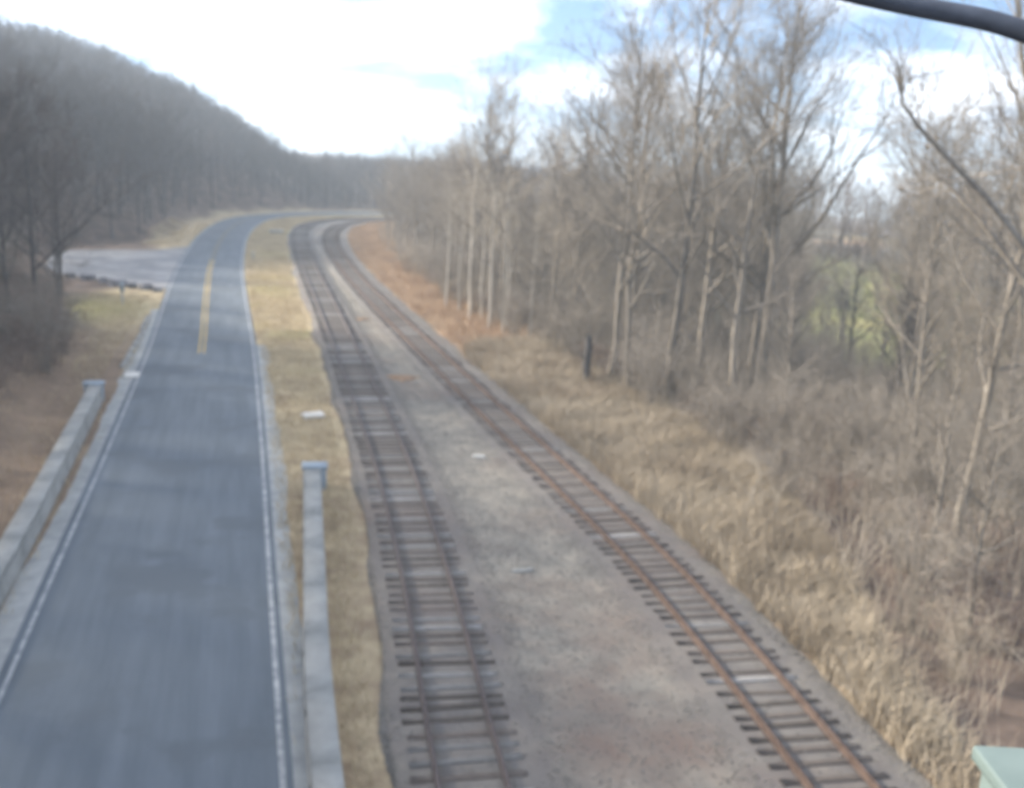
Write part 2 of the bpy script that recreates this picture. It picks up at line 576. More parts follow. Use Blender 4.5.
# pale stony shoulders beside the asphalt
jt = np.zeros((k, 3)); jt[:, 2] = np.clip(wobble(k, 0.10, 11), -0.25, 0.3)
m = MB()
m.add(*strip(ROAD[:130], (3.42, 3.9, 4.15), (-0.034, -0.045, -0.10), jt[:130]))
tag(m.build('road_shoulder', 'shoulder', smooth=True), 'pale stony shoulder between the asphalt and the track-side barrier', 'shoulder', kind='structure')
jt = np.zeros((k, 3)); jt[:, 0] = np.clip(wobble(k, 0.10, 12), -0.25, 0.3)
m = MB()
m.add(*strip(ROAD[:145], (-4.25, -3.9, -3.45), (-0.10, -0.045, -0.034), jt[:145]))
tag(m.build('road_shoulder', 'shoulder', smooth=True), 'pale stony shoulder between the asphalt and the hill-side barrier', 'shoulder', kind='structure')

# gravel turnout on the hill side of the road
outline = [(-5.9, 94), (-7.6, 96.5), (-10.5, 99), (-13.5, 102), (-16.5, 104.5), (-19, 110), (-20, 118), (-19.5, 125), (-16, 127.5), (-10, 129.5), (-6.0, 135)]
op = smooth_path(outline + [outline[-1]], 0.6)[:-1]
op = op + np.column_stack([wobble(len(op), 0.12, 21), wobble(len(op), 0.12, 22)])
inner = np.array([[-6.1 - 0.3 * (y < 100), y] for y in np.interp(np.linspace(0, 1, len(op)), [0, 1], [94, 135])])
m = MB()
N = 12
g = np.array([[(1 - s) * op[n] + s * inner[n] for s in np.linspace(0, 1, N)] for n in range(len(op))])
gz = np.maximum(height(g.reshape(-1, 2)) + 0.06, -0.034)
i = np.arange(len(op) - 1)[:, None] * N
j = np.arange(N - 1)[None]
m.add(np.column_stack([g.reshape(-1, 2), gz]), np.stack([i + j, i + N + j, i + N + j + 1, i + j + 1], -1).reshape(-1, 4))
tag(m.build('gravel_turnout', 'lot', smooth=True), 'pale grey gravel turnout opening off the road below the hill', 'turnout', kind='structure')

# ------------------------------------------------------------------ track bed
k = len(TRK1)
d12 = np.array([np.sqrt(((TRK2 - q) ** 2).sum(1)).min() for q in TRK1])
n1, _ = normals(TRK1)
t2near = np.array([TRK2[((TRK2 - q) ** 2).sum(1).argmin()] for q in TRK1])
nr2 = np.array([normals(TRK2)[0][((TRK2 - q) ** 2).sum(1).argmin()] for q in TRK1])
w1, w2 = np.clip(wobble(k, 0.16, 31), -.4, .4), np.clip(wobble(k, 0.16, 32), -.4, .4)
rows = []
for q in range(k):
    a = TRK1[q] - n1[q] * (1.75 + w1[q])
    a1 = TRK1[q] - n1[q] * 1.6
    b1 = TRK1[q] + n1[q] * 1.7
    c1 = t2near[q] - nr2[q] * 1.7
    b = t2near[q] + nr2[q] * 1.6
    c = t2near[q] + nr2[q] * (2.75 + w2[q])
    mid = [b1 + (c1 - b1) * s for s in (0.15, 0.5, 0.85)]
    rows.append([(*a, -0.14), (*a1, 0.127), (*b1, 0.127), (*mid[0], 0.02), (*mid[1], -0.02), (*mid[2], 0.02), (*c1, 0.133), (*b, 0.133), (*c, -0.16)])
V = np.array(rows)
mm = V.shape[1]
i = np.arange(k - 1)[:, None] * mm
j = np.arange(mm - 1)[None]
m = MB()
m.add(V.reshape(-1, 3), np.stack([i + j, i + j + 1, i + mm + j + 1, i + mm + j], -1).reshape(-1, 4))
bed_mat = MAT['ballast']
bt = bed_mat.node_tree
bp = [n for n in bt.nodes if n.type == 'BSDF_PRINCIPLED'][0]
src = bp.inputs['Base Color'].links[0].from_socket
ba = nd(bt, 'ShaderNodeAttribute', attribute_name='stain')
bn2 = nd(bt, 'ShaderNodeTexNoise')
bn2.inputs['Scale'].default_value = 1.3
bn2.inputs['Detail'].default_value = 8
btc = nd(bt, 'ShaderNodeTexCoord')
lk(bt, btc.outputs['Object'], bn2.inputs['Vector'])
bmul = nd(bt, 'ShaderNodeMath', operation='MULTIPLY_ADD')
lk(bt, bn2.outputs['Fac'], bmul.inputs[0]); bmul.inputs[1].default_value = 1.2; bmul.inputs[2].default_value = -0.6
badd = nd(bt, 'ShaderNodeMath', operation='ADD', use_clamp=True)
lk(bt, ba.outputs['Fac'], badd.inputs[0]); lk(bt, bmul.outputs[0], badd.inputs[1])
bmx = nd(bt, 'ShaderNodeMix', data_type='RGBA')
lk(bt, badd.outputs[0], bmx.inputs['Factor']); lk(bt, src, bmx.inputs['A'])
bmx.inputs['B'].default_value = (0.14, 0.128, 0.122, 1)
lk(bt, bmx.outputs['Result'], bp.inputs['Base Color'])
bed_me = m.mesh('track_bed', 'ballast', True)
ca = bed_me.color_attributes.new('stain', 'FLOAT_COLOR', 'POINT')
wgt = np.tile(np.array([0.1, .6, .6, .05, 0, .05, .6, .6, .1]), k)
ca.data.foreach_set('color', np.repeat(wgt, 4).astype(np.float32))
tag(link('track_bed', bed_me), 'grey ballast bed carrying both railway tracks', 'track bed', kind='structure')


def rail_profile():
    # flat-bottomed rail, half outline mirrored
    h = [(0.07, 0), (0.07, 0.012), (0.012, 0.03), (0.010, 0.11), (0.036, 0.122), (0.036, 0.155), (0.028, 0.165)]
    return h + [(-x, z) for x, z in reversed(h)]


def sleeper_mesh(mat, seed):
    r = random.Random(seed)
    me = MB()
    xs = np.linspace(-1.3, 1.3, 5)
    pts = []
    for x in xs:
        w, h = 0.115 + r.uniform(-.012, .012), 0.168 + r.uniform(-.01, .008)
        pts += [(x, -w, 0), (x, -w + .01, h - .015), (x, -w * .8, h), (x, w * .8, h), (x, w - .01, h - .015), (x, w, 0)]
    f = []
    for a in range(4):
        for b in range(5):
            f.append((a * 6 + b, a * 6 + b + 1, (a + 1) * 6 + b + 1, (a + 1) * 6 + b))
    for a in (0, 24):
        f += [(a, a + 1, a + 4, a + 5), (a + 1, a + 2, a + 3, a + 4)]
    me.add(pts, f)
    return me.mesh('sleeper', mat)


SLEEPERS = [sleeper_mesh('sleeper', s) for s in range(3)]
PALE = [sleeper_mesh('sleeper_pale', s + 9) for s in range(2)]


def track(path, label, rail_mat, y_start, pale_share, seed):
    root = empty('railway_track', (*path[0], 0), label, 'railway track')
    r = random.Random(seed)
    nr, tg = normals(path)
    prof = rail_profile()
    base = 0.165
    for s in (-1, 1):
        m = MB()
        n = len(prof)
        V = np.zeros((len(path), n, 3))
        for q, (px, pz) in enumerate(prof):
            V[:, q, :2] = path + nr * (s * 0.7525 + px) - path[0]
            V[:, q, 2] = base + pz
        i = np.arange(len(path) - 1)[:, None] * n
        j = np.arange(n)[None]
        j2 = (j + 1) % n
        m.add(V.reshape(-1, 3), np.stack([i + j, i + j2, i + n + j2, i + n + j], -1).reshape(-1, 4))
        m.build('rail', rail_mat, root)
    a = int(np.argmax(path[:, 1] > y_start))
    L = np.arange(0, 168, 0.545)[:298]
    for d in L:
        q = a + d + r.uniform(-.10, .10)
        n0 = int(q)
        if n0 >= len(path) - 1:
            break
        c = path[n0] + (path[n0 + 1] - path[n0]) * (q - n0)
        o = link('sleeper', r.choice(PALE) if r.random() < pale_share else r.choice(SLEEPERS), root)
        o.location = (*(c - path[0] + nr[n0] * r.uniform(-.05, .05)), r.uniform(-0.02, 0.006))
        o.rotation_euler = (0, r.uniform(-.006, .006), math.atan2(nr[n0][1], nr[n0][0]) + r.uniform(-.05, .05))
    return root


track(TRK1, 'dark-railed old railway track beside the grass verge of the road', 'rail', 12, 0.30, 1)
track(TRK2, 'rusty-railed railway track beside the tall grass and bare woods', 'rail_rust', 12, 0.05, 2)

# loose stones on the bed, too many and small to count
m = MB()
ico = np.array([(0, 0, 1), (.9, 0, .2), (.28, .85, .2), (-.72, .53, .2), (-.72, -.53, .2), (.28, -.85, .2), (.72, .53, -.4), (-.28, .85, -.4), (-.9, 0, -.4), (-.28, -.85, -.4), (.72, -.53, -.4)])
icf = np.array([(0, 1, 2), (0, 2, 3), (0, 3, 4), (0, 4, 5), (0, 5, 1), (1, 6, 2), (2, 7, 3), (3, 8, 4), (4, 9, 5), (5, 10, 1), (1, 10, 6), (2, 6, 7), (3, 7, 8), (4, 8, 9), (5, 9, 10)])
NS = 26000
row = np.clip(rng.beta(1.1, 2.2, NS) * 120 + 58, 0, k - 2).astype(int)
cc = rng.random(NS) * (mm - 1)
ci = np.minimum(cc.astype(int), mm - 2)
fr = (cc - ci)[:, None]
pos = V[row, ci] * (1 - fr) + V[row, ci + 1] * fr
nxt = V[row + 1, ci] * (1 - fr) + V[row + 1, ci + 1] * fr
pos = pos + (nxt - pos) * rng.random((NS, 1))
sc = rng.uniform(0.018, 0.042, NS)
ra = rng.random(NS) * 6.28
ca_, sa_ = np.cos(ra), np.sin(ra)
B = ico[None] * sc[:, None, None] * rng.uniform(0.7, 1.3, (NS, 11, 1))
BX = B[..., 0] * ca_[:, None] - B[..., 1] * sa_[:, None]
BY = B[..., 0] * sa_[:, None] + B[..., 1] * ca_[:, None]
B = np.stack([BX, BY, B[..., 2] * 0.8], -1) + pos[:, None] + np.array([0, 0, 0.01])
m.add(B.reshape(-1, 3), (icf[None] + (np.arange(NS) * 11)[:, None, None]).reshape(-1, 3))
tag(m.build('gravel', 'stone'), 'loose ballast stones scattered over the track bed', 'gravel', kind='stuff')


# ------------------------------------------------------------------ roadside objects
def barrier(path, label, cap_side):
    """concrete wall with a coping and a wider pale end block"""
    p = smooth_path(path, 1.0)
    root = empty('concrete_barrier', (*p[-1], 0), label, 'barrier', 'concrete barriers beside the road')
    o = p - p[-1]
    prof = [(-0.36, -0.15), (-0.36, 0.08), (-0.30, 0.16), (-0.27, 0.66), (0.27, 0.66), (0.30, 0.16), (0.36, 0.08), (0.36, -0.15)]
    cop = [(-0.33, 0.663), (-0.33, 0.75), (-0.29, 0.79), (0.29, 0.79), (0.33, 0.75), (0.33, 0.663)]
    nr, _ = normals(o)
    for name, pr in (('wall', prof), ('coping', cop)):
        # cast in three-metre lengths with open joints
        for a in range(0, len(o) - 1, 3):
            b = min(a + 3, len(o) - 1)
            seg = o[a:b + 1].copy()
            d = seg[-1] - seg[0]; d /= np.linalg.norm(d)
            seg[0] += d * 0.012; seg[-1] -= d * 0.012
            m = MB()
            V = np.zeros((len(seg), len(pr), 3))
            for q, (px, pz) in enumerate(pr):
                V[:, q, :2] = seg + nr[a:b + 1] * px
                V[:, q, 2] = pz + 0.004 * ((a // 3) % 3)
            n = len(pr)
            i = np.arange(len(seg) - 1)[:, None] * n
            j = np.arange(n)[None]
            j2 = (j + 1) % n
            m.add(V.reshape(-1, 3), np.stack([i + j, i + n + j, i + n + j2, i + j2], -1).reshape(-1, 4))
            for e in (0, (len(seg) - 1) * n):
                for q in range(1, n - 2, 2):
                    m.f.append(np.array([[e, e + q, e + q + 1, e + q + 2]]))
            m.build('wall_section' if name == 'wall' else 'coping_stone', 'concrete', root)
    d = o[-1] - o[-3]
    d /= np.linalg.norm(d)
    m = MB()
    x0, x1 = (-0.62, 0.42) if cap_side < 0 else (-0.42, 0.62)
    m.box(x0 + .06, x1 - .06, 0.02, 0.62, -0.2, 0.78)
    eb = m.build('end_block', 'concrete_blue', root)
    m = MB()
    m.box(x0, x1, -0.03, 0.67, 0.783, 0.90)
    m.build('cap_stone', 'concrete_blue', eb)
    eb.rotation_euler = (0, 0, math.atan2(-d[0], d[1]))
    bv = eb.modifiers.new('soften', 'BEVEL'); bv.width = 0.025; bv.segments = 2
    tag(eb, 'pale blue end block')
    return root


barrier([(1.38, 4), (1.5, 12), (1.72, 22), (2.15, 30), (2.68, 39.0)], 'concrete barrier between the road and the railway tracks', 1)
barrier([(-7.35, -6), (-7.3, 12), (-7.25, 25), (-7.15, 35), (-7.25, 46), (-7.35, 54.6)], 'concrete barrier at the foot of the wooded hill', -1)


def rough_block(name, sx, sy, sz, mat, seed, n=3, amp=0.12, parent=None):
    """a chipped, uneven block"""
    r = np.random.default_rng(seed)
    import bmesh
    bm = bmesh.new()
    bmesh.ops.create_cube(bm, size=1)
    bmesh.ops.subdivide_edges(bm, edges=bm.edges[:], cuts=n, use_grid_fill=True)
    for v in bm.verts:
        c = np.array(v.co)
        ln = np.linalg.norm(c)
        c = c * (1 - 0.35 * (ln - 0.5)) * (1 + amp * r.normal())
        v.co = (c[0] * sx, c[1] * sy, c[2] * sz)
    me = bpy.data.meshes.new(name)
    bm.to_mesh(me); bm.free()
    me.materials.append(MAT[mat])
    return link(name, me, parent)


def at(o, x, y, dz, rz=0.0, tilt=(0, 0)):
    z = float(height(np.array([[x, y]]))[0])
    o.location = (x, y, z + dz)
    o.rotation_euler = (tilt[0], tilt[1], rz)
    return o


tag(at(rough_block('concrete_slab', 1.15, 0.8, 0.22, 'white_slab', 1, amp=0.04), 3.45, 50.2, 0.08, 0.2, (0.03, -0.05)),
    'broken white concrete slab lying in the verge grass', 'slab')
tag(at(rough_block('drain_slab', 0.85, 1.3, 0.16, 'white_slab', 2, amp=0.03), -6.15, 59.8, 0.08, 0.03),
    'pale concrete drain slab at the asphalt edge past the barrier', 'slab')
tag(at(rough_block('concrete_scrap', 0.55, 0.22, 0.1, 'white_slab', 3, amp=0.06), 10.35, 42.4, 0.13, -0.4),
    'small white concrete scrap lying between the two tracks', 'scrap')
tag(at(rough_block('concrete_scrap', 0.75, 0.2, 0.1, 'concrete', 30, amp=0.08), 8.95, 29.8, 0.10, 0.1),
    'dull grey flat scrap on the ballast midway between the tracks', 'scrap')
def heap(rx, ry, h, seed):
    """a low heap with a ragged outline"""
    r = np.random.default_rng(seed)
    m = MB()
    n, rings = 22, 6
    edge = 1 + 0.28 * r.normal(size=n).clip(-1.5, 1.5)
    V = [(0, 0, h)]
    for q in range(1, rings + 1):
        t = q / rings
        for a in range(n):
            an = a * 2 * math.pi / n
            V.append((rx * t * edge[a] * math.cos(an), ry * t * edge[a] * math.sin(an), h * (1 - t ** 1.6) * (0.75 + 0.5 * r.random()) - 0.05 * (q == rings)))
    m.add(V, [(0, 1 + a, 1 + (a + 1) % n) for a in range(n)])
    f = [(1 + q * n + a, 1 + (q + 1) * n + a, 1 + (q + 1) * n + (a + 1) % n, 1 + q * n + (a + 1) % n) for q in range(rings - 1) for a in range(n)]
    m.f.append(np.array(f))
    return m.build('leaf_pile', 'leaf_pile')


tag(at(heap(1.15, 0.8, 0.2, 4), 9.2, 58.4, 0.09, -0.3), 'low heap of rusty dead leaves between the tracks', 'leaf pile')
tag(at(heap(0.7, 0.6, 0.15, 5), 9.4, 79.5, 0.09, 0.5), 'smaller rusty leaf heap against the dark-railed track', 'leaf pile')

# kerb of cast lengths leading to the hill-side barrier
kerb = empty('concrete_kerb', (-6.9, 62, -0.05), 'broken line of pale kerb stones beyond the hill-side barrier', 'kerb')
for q in range(9):
    y = q * 2.05
    m = MB()
    m.box(-0.14, 0.14, 0, 1.9, -0.15, 0.16)
    o = m.build('kerb_stone', 'concrete', kerb)
    o.location = (0.05 * q + random.uniform(-.05, .05) - 0.02 * q * q / 3, y, random.uniform(-.04, .02))
    o.rotation_euler = (0, random.uniform(-.05, .05), random.uniform(-.03, .03))

# boulders along the near edge of the turnout
rocks = [(-8.4, 95.6, 1.3, .7), (-9.6, 96.6, .9, .6), (-11.0, 97.9, 1.5, .8), (-12.5, 99.6, 1.1, .65), (-14.0, 101.2, 1.4, .7), (-7.3, 94.3, .8, .45), (-15.8, 102.6, .9, .6)]
for q, (x, y, s, h) in enumerate(rocks):
    tag(at(rough_block('boulder', s, s * .75, h, 'rock', 40 + q, n=4, amp=0.07), x, y, h * .3, random.uniform(0, 3)),
        'grey boulder in the row edging the gravel turnout', 'boulder', 'boulders along the turnout')

# slim posts
p = empty('marker_post', at(bpy.data.objects.new('t', None), -9.4, 86.5, 0).location, 'thin blue-grey marker post on the grass below the turnout', 'post')
m = MB(); m.tube([(0, 0, -.2), (0, 0, 1.05)], [.05, .05], 8); m.build('shaft', 'concrete_blue', p)
m = MB(); m.box(-.16, .16, -.03, -.01, 1.0, 1.9); m.build('plate', 'concrete_blue', p)
p = empty('delineator_post', at(bpy.data.objects.new('t2', None), 1.35, 121, 0).location, 'short white roadside marker on the verge where the curve begins', 'post')
m = MB(); m.box(-.09, .09, -.04, .04, -.2, .75); m.build('shaft', 'white_paint', p)
m = MB(); m.box(-.14, .14, -.07, .07, .752, .95); m.build('head', 'white_slab', p)
p = empty('culvert_headwall', at(bpy.data.objects.new('t3', None), 5.2, 157, 0).location, 'small concrete culvert headwall in the verge on the curve', 'headwall')
m = MB(); m.box(-1.0, 1.0, -.2, .2, -.3, .5); m.build('wall', 'concrete', p)
m = MB(); m.box(-1.1, 1.1, -.27, .27, .503, .65); m.build('coping_stone', 'white_slab', p)
for nme in ('t', 't2', 't3'):
    bpy.data.objects.remove(bpy.data.objects[nme])


# ------------------------------------------------------------------ bare trees
def grow(seed, h, r0, limbs=14, spread=0.9, lean=(0, 0), first=0.3, sub=(5, 5, 3), up=0.5, wob=0.05, fork=True, droop=0.0, tw=0.006):
    """trunk+limbs and twigs of a leafless tree as two MB"""
    r = np.random.default_rng(seed)
    T, C = MB(), MB()

    def wander(p, d, length, n, bend, upw):
        pts = [np.array(p)]
        d = np.array(d) / np.linalg.norm(d)
        st = length / n
        for _ in range(n):
            d = d + r.normal(size=3) * bend + np.array([0, 0, upw])
            d /= np.linalg.norm(d)
            pts.append(pts[-1] + d * st)
        return np.array(pts), d

    n = 9
    zz = np.linspace(0, 1, n)
    wx = np.cumsum(r.normal(size=n) * wob) * h * 0.12
    wy = np.cumsum(r.normal(size=n) * wob) * h * 0.12
    trunk = np.column_stack([lean[0] * h * zz + wx - wx[0], lean[1] * h * zz + wy - wy[0], zz * h * 0.97 - 0.3 * (zz == 0)])
    tr = r0 * (1 - zz * 0.93) ** 0.85
    tr[0] *= 1.35
    T.tube(trunk, tr, 7, cap=False)
    tops = []
    for q in range(limbs):
        f = first + (1 - first) * ((q + r.random()) / limbs) ** 0.85
        f = min(f, 0.97)
        base = np.array([np.interp(f, zz, trunk[:, a]) for a in range(3)])
        rb = np.interp(f, zz, tr) * r.uniform(0.45, 0.75)
        az = q * 2.4 + r.uniform(-.6, .6)
        ln = h * spread * (0.42 * (1 - f) + 0.12) * r.uniform(0.75, 1.3)
        d = np.array([math.cos(az), math.sin(az), up + r.uniform(-.2, .5) + 0.5 * f])
        pts, _ = wander(base, d, ln, 5, 0.13, 0.10 - droop)
        T.tube(pts, np.linspace(rb, max(rb * 0.22, tw * 1.5), 6), 5, cap=False)
        tops.append((pts, rb))
    tops.append((trunk[4:], tr[4]))
    for pts, rb in tops:
        L = np.linalg.norm(pts[-1] - pts[0])
        for a in range(sub[0]):
            f = r.uniform(0.25, 1.0) * (len(pts) - 1)
            i0 = min(int(f), len(pts) - 2)
            base = pts[i0] + (pts[i0 + 1] - pts[i0]) * (f - i0)
            d = (pts[i0 + 1] - pts[i0])
            d = d / np.linalg.norm(d) + r.normal(size=3) * 0.55 + np.array([0, 0, 0.25 - droop])
            p2, d2_ = wander(base, d, L * r.uniform(0.35, 0.65) + 0.25, 3, 0.16, 0.07 - droop)
            r2 = max(rb * 0.28, tw * 1.3)
            C.tube(p2, np.linspace(r2, tw * 0.9, 4), 4, cap=False)
            for b in range(sub[1]):
                f = r.uniform(0.2, 1.0) * 3
                i1 = min(int(f), 2)
                bb = p2[i1] + (p2[i1 + 1] - p2[i1]) * (f - i1)
                d = (p2[i1 + 1] - p2[i1])
                d = d / np.linalg.norm(d) + r.normal(size=3) * 0.6 + np.array([0, 0, 0.2 - droop])
                p3, _ = wander(bb, d, L * r.uniform(0.14, 0.34) + 0.2, 2, 0.2, 0.05 - droop)
                C.tube(p3, [tw * 1.1, tw * 0.9, tw * 0.5], 3, cap=False)
                for c in range(sub[2]):
                    f = r.uniform(0.2, 1.0)
                    bb = p3[0] + (p3[2] - p3[0]) * f
                    d = (p3[2] - p3[0])
                    d = d / (np.linalg.norm(d) + 1e-6) + r.normal(size=3) * 0.7
                    d /= np.linalg.norm(d)
                    C.tube([bb, bb + d * (L * r.uniform(0.05, 0.15) + 0.12)], [tw * 0.8, tw * 0.4], 3, cap=False)
    return T, C


def tree_variant(seed, bark, twig, **kw):
    T, C = grow(seed, **kw)
    return T.mesh('trunk', bark, True), C.mesh('crown', twig)


V_WOOD = [tree_variant(100 + q, 'bark', 'twig_tan' if q % 2 == 0 else 'twig', h=18 + (q % 3) * 1.3, r0=0.20 + 0.04 * (q % 3), limbs=15 + q % 4,
                       spread=0.8 + 0.14 * (q % 3), first=0.22 + 0.05 * (q % 3), sub=(6, 6, 3), tw=0.008) for q in range(8)]
V_DARK = [tree_variant(200 + q, 'bark_dark', 'twig_dark', h=18, r0=0.26, limbs=15, spread=0.95, first=0.25, sub=(5, 6, 3), tw=0.011) for q in range(3)]
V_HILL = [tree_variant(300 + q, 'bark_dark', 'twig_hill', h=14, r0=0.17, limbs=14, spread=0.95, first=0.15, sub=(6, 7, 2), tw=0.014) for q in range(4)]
V_PALE = [tree_variant(400 + q, 'bark_pale', 'cane_pale', h=11, r0=0.10, limbs=9, spread=0.45, first=0.45, sub=(4, 4, 2), tw=0.008, wob=0.05, up=0.9) for q in range(4)]


def put_tree(var, x, y, s, label, group, name='bare_tree', rz=None, tilt=(0, 0), sz=None):
    z = float(height(np.array([[x, y]]))[0])
    root = empty(name, (x, y, z), label, 'tree', group)
    root.rotation_euler = (tilt[0], tilt[1], random.uniform(0, 6.28) if rz is None else rz)
    root.scale = (s, s, sz or s)
    link('trunk', var[0], root)
    link('crown', var[1], root)
    return root


def in_view(P, margin=0.0):
    az = np.degrees(np.arctan2(P[:, 0], P[:, 1]))
    return (az > -13.5 - margin) & (az < 43.5 + margin) & (P[:, 1] > 5)


def poisson(n, x0, x1, y0, y1, dmin, keep):
    """scattered plan points at least dmin apart; keep(points, side of track, side of road) -> mask"""
    c = np.column_stack([rng.uniform(x0, x1, n), rng.uniform(y0, y1, n)])
    c = c[keep(c, signed_to(TRK2, c)[0], signed_to(ROAD, c)[0])]
    out = np.zeros((0, 2))
    for q in c:
        if len(out) and ((out - q) ** 2).sum(1).min() < dmin * dmin:
            continue
        out = np.vstack([out, q])
    return out


# woods between the tracks and the field
cand = poisson(14000, 14, 150, 14, 225, 2.5, lambda c, t, r: in_view(c, 3) & (t > 8.5) & (t < 60) & ~((t < 14) & (c[:, 1] < 50) & (c[:, 1] > 33)))
# keep a thin spot through which the field shows
azc = np.degrees(np.arctan2(cand[:, 0], cand[:, 1]))
thin = (azc > 31.5) & (azc < 36.5) & (rng.random(len(cand)) < 0.78)
cand = cand[~thin]
dist = np.hypot(cand[:, 0], cand[:, 1])
e2 = signed_to(TRK2, cand)[0]
order = np.argsort(dist + 0.7 * e2)
near, rest = cand[order[:185]], cand[order[185:]]


def wood_height(x, y, far=False):
    d = math.hypot(x, y)
    az = math.degrees(math.atan2(x, y))
    tall = float(np.interp(d, [20, 60, 85, 110, 140, 200], [19, 20, 17, 13, 11, 9.5])) * random.uniform(0.8, 1.12)
    if az > 14 and (far or random.random() < 0.6):
        return random.uniform(6.5, 10.0)            # younger growth thickens the wood here
    return tall


for q, (x, y) in enumerate(near):
    var = random.choice(V_DARK) if random.random() < 0.06 else random.choice(V_WOOD)
    dark = var in V_DARK
    h = wood_height(x, y)
    look = ('dark-barked ' if dark else 'grey ')
    size = 'tall ' if h > 13 else 'low young '
    put_tree(var, x, y, h / 18.5, size + look + 'bare tree in the woods between the tracks and the field', size + look + 'trees of the track-side woods',
             tilt=(random.uniform(-.06, .06), random.uniform(-.06, .06)))

# pale slender saplings at the edge of the woods
sap = [(17.6, 87), (18.3, 84.5), (18.9, 82.5), (19.4, 81), (18.2, 80.2), (19.0, 76.5), (19.6, 78), (19.4, 73.2), (20.2, 75), (20.9, 71.5), (21.0, 79)]
for q, (x, y) in enumerate(sap):
    put_tree(V_PALE[q % 4], x, y, random.uniform(0.85, 1.15), 'pale slender sapling in the clump at the edge of the track-side woods',
             'pale saplings at the wood edge', 'sapling', tilt=(random.uniform(-.04, .04), random.uniform(-.04, .04)))

# leaning trees at the bend of the woods nearest the bridge
def limb_tree(label, base_px, rng_m, trunk_px, limbs_px, r0, seed):
    """a forked tree whose heavy limbs reach out over the thin spot; limb points are given as directions at the tree's own distance"""
    r = np.random.default_rng(seed)
    bx = ray(*base_px, rng_m)
    g0 = float(height(np.array([bx[:2]]))[0])
    org = np.array([bx[0], bx[1], g0])
    root = empty('leaning_tree', org, label, 'tree')
    tp = [np.array([0, 0, -.3])] + [ray(px, py, d) - org for px, py, d in trunk_px]
    m = MB()
    m.tube(tp, np.linspace(r0 * 1.4, r0 * .75, len(tp)), 9, False)
    m.build('trunk', 'bark', root, True)
    C = MB()
    for pts_px, r1 in limbs_px:
        lp = np.array([ray(px, py, d) - org for px, py, d in pts_px])
        m = MB()
        m.tube(lp, np.linspace(r1, r1 * .25, len(lp)), 7, False)
        m.build('limb', 'bark', root, True)
        for q in range(26):
            f = r.uniform(0.25, 1) * (len(lp) - 1)
            i0 = min(int(f), len(lp) - 2)
            p0 = lp[i0] + (lp[i0 + 1] - lp[i0]) * (f - i0)
            d = (lp[i0 + 1] - lp[i0]) / np.linalg.norm(lp[i0 + 1] - lp[i0]) * .6 + r.normal(size=3) * .5 + np.array([0, 0, .5])
            d /= np.linalg.norm(d)
            ln = r.uniform(.8, 2.4)
            p2 = np.array([p0, p0 + d * ln * .5, p0 + d * ln + r.normal(size=3) * .15])
            C.tube(p2, [.022, .014, .006], 4, False)
            for e in range(6):
                pb = p2[0] + (p2[2] - p2[0]) * r.uniform(.2, 1)
                de = d + r.normal(size=3) * .6
                de /= np.linalg.norm(de)
                C.tube([pb, pb + de * r.uniform(.3, 1.1)], [.009, .004], 3, False)
    C.build('crown', 'twig', root)
    return root


limb_tree('grey tree with heavy limbs leaning out over the brush near the bridge', (1068, 600), 33,
          [(1066, 480, 33), (1062, 360, 33), (1052, 285, 33), (1046, 245, 33)],
          [([(1052, 285, 33), (1016, 236, 32.6), (985, 196, 32.2), (950, 160, 31.8), (920, 128, 31.4), (903, 104, 31.0), (896, 60, 30.8)], .13),
           ([(1060, 330, 33), (1010, 262, 33.5), (980, 220, 33.8), (955, 192, 34.2), (938, 176, 34.5)], .12),
           ([(1046, 245, 33), (1040, 150, 33.2), (1022, 60, 33.5), (1012, -60, 33.8)], .14)], .24, 5)

# broken dark trunk standing in the tall grass
st = un(586, 384)
root = empty('broken_trunk', (st[0], st[1], float(height(st[None, :2])[0])), 'dark broken-off trunk standing where the tall grass meets the woods', 'tree stump')
m = MB()
m.tube([(0, 0, -.3), (0.02, 0, .4), (-.03, .03, 1.3), (.02, 0, 2.3), (-.02, 0, 3.0)], [.36, .27, .24, .22, .20], 10)
m.build('trunk', 'bark_dark', root, True)
m = MB()
for q in range(5):
    a = q * 1.25
    m.tube([(.13 * math.cos(a), .13 * math.sin(a), 2.9), (.15 * math.cos(a), .15 * math.sin(a), 3.15 + .12 * (q % 3))], [.06, .008], 4, False)
m.build('splinters', 'bark_dark', root)
m = MB()
m.tube([(.1, 0, 2.2), (.5, .2, 2.7), (.9, .3, 3.4)], [.06, .04, .015], 5, False)
m.tube([(-.1, 0, 1.7), (-.6, -.1, 2.0), (-1.2, .1, 2.2)], [.05, .03, .012], 5, False)
m.build('dead_limb', 'bark_dark', root, True)

# trees on the hill: nearest ones singly
candh = poisson(22000, -110, 90, 62, 370, 3.4, lambda c, t, r: in_view(c, 1.5) & (r < -9.5) &
                ~((c[:, 1] < 104) & (c[:, 0] > -0.155 * c[:, 1])) &
                ~((c[:, 0] > -24) & (c[:, 0] < -5) & (c[:, 1] > 86) & (c[:, 1] < 136) & (r > -20.5)))
dh = np.hypot(candh[:, 0], candh[:, 1])
side = poisson(2500, -62, -12.5, -25, 110, 4.2, lambda c, t, r: ~in_view(c, 1.5) & (r < -10))
order = np.argsort(dh)
nearh, resth = candh[order[:95]], candh[order[95:]]
for x, y in nearh:
    put_tree(random.choice(V_HILL), x, y, random.uniform(0.75, 1.1), 'dark bare tree on the lower slope of the wooded hill',
             'bare trees low on the hill')


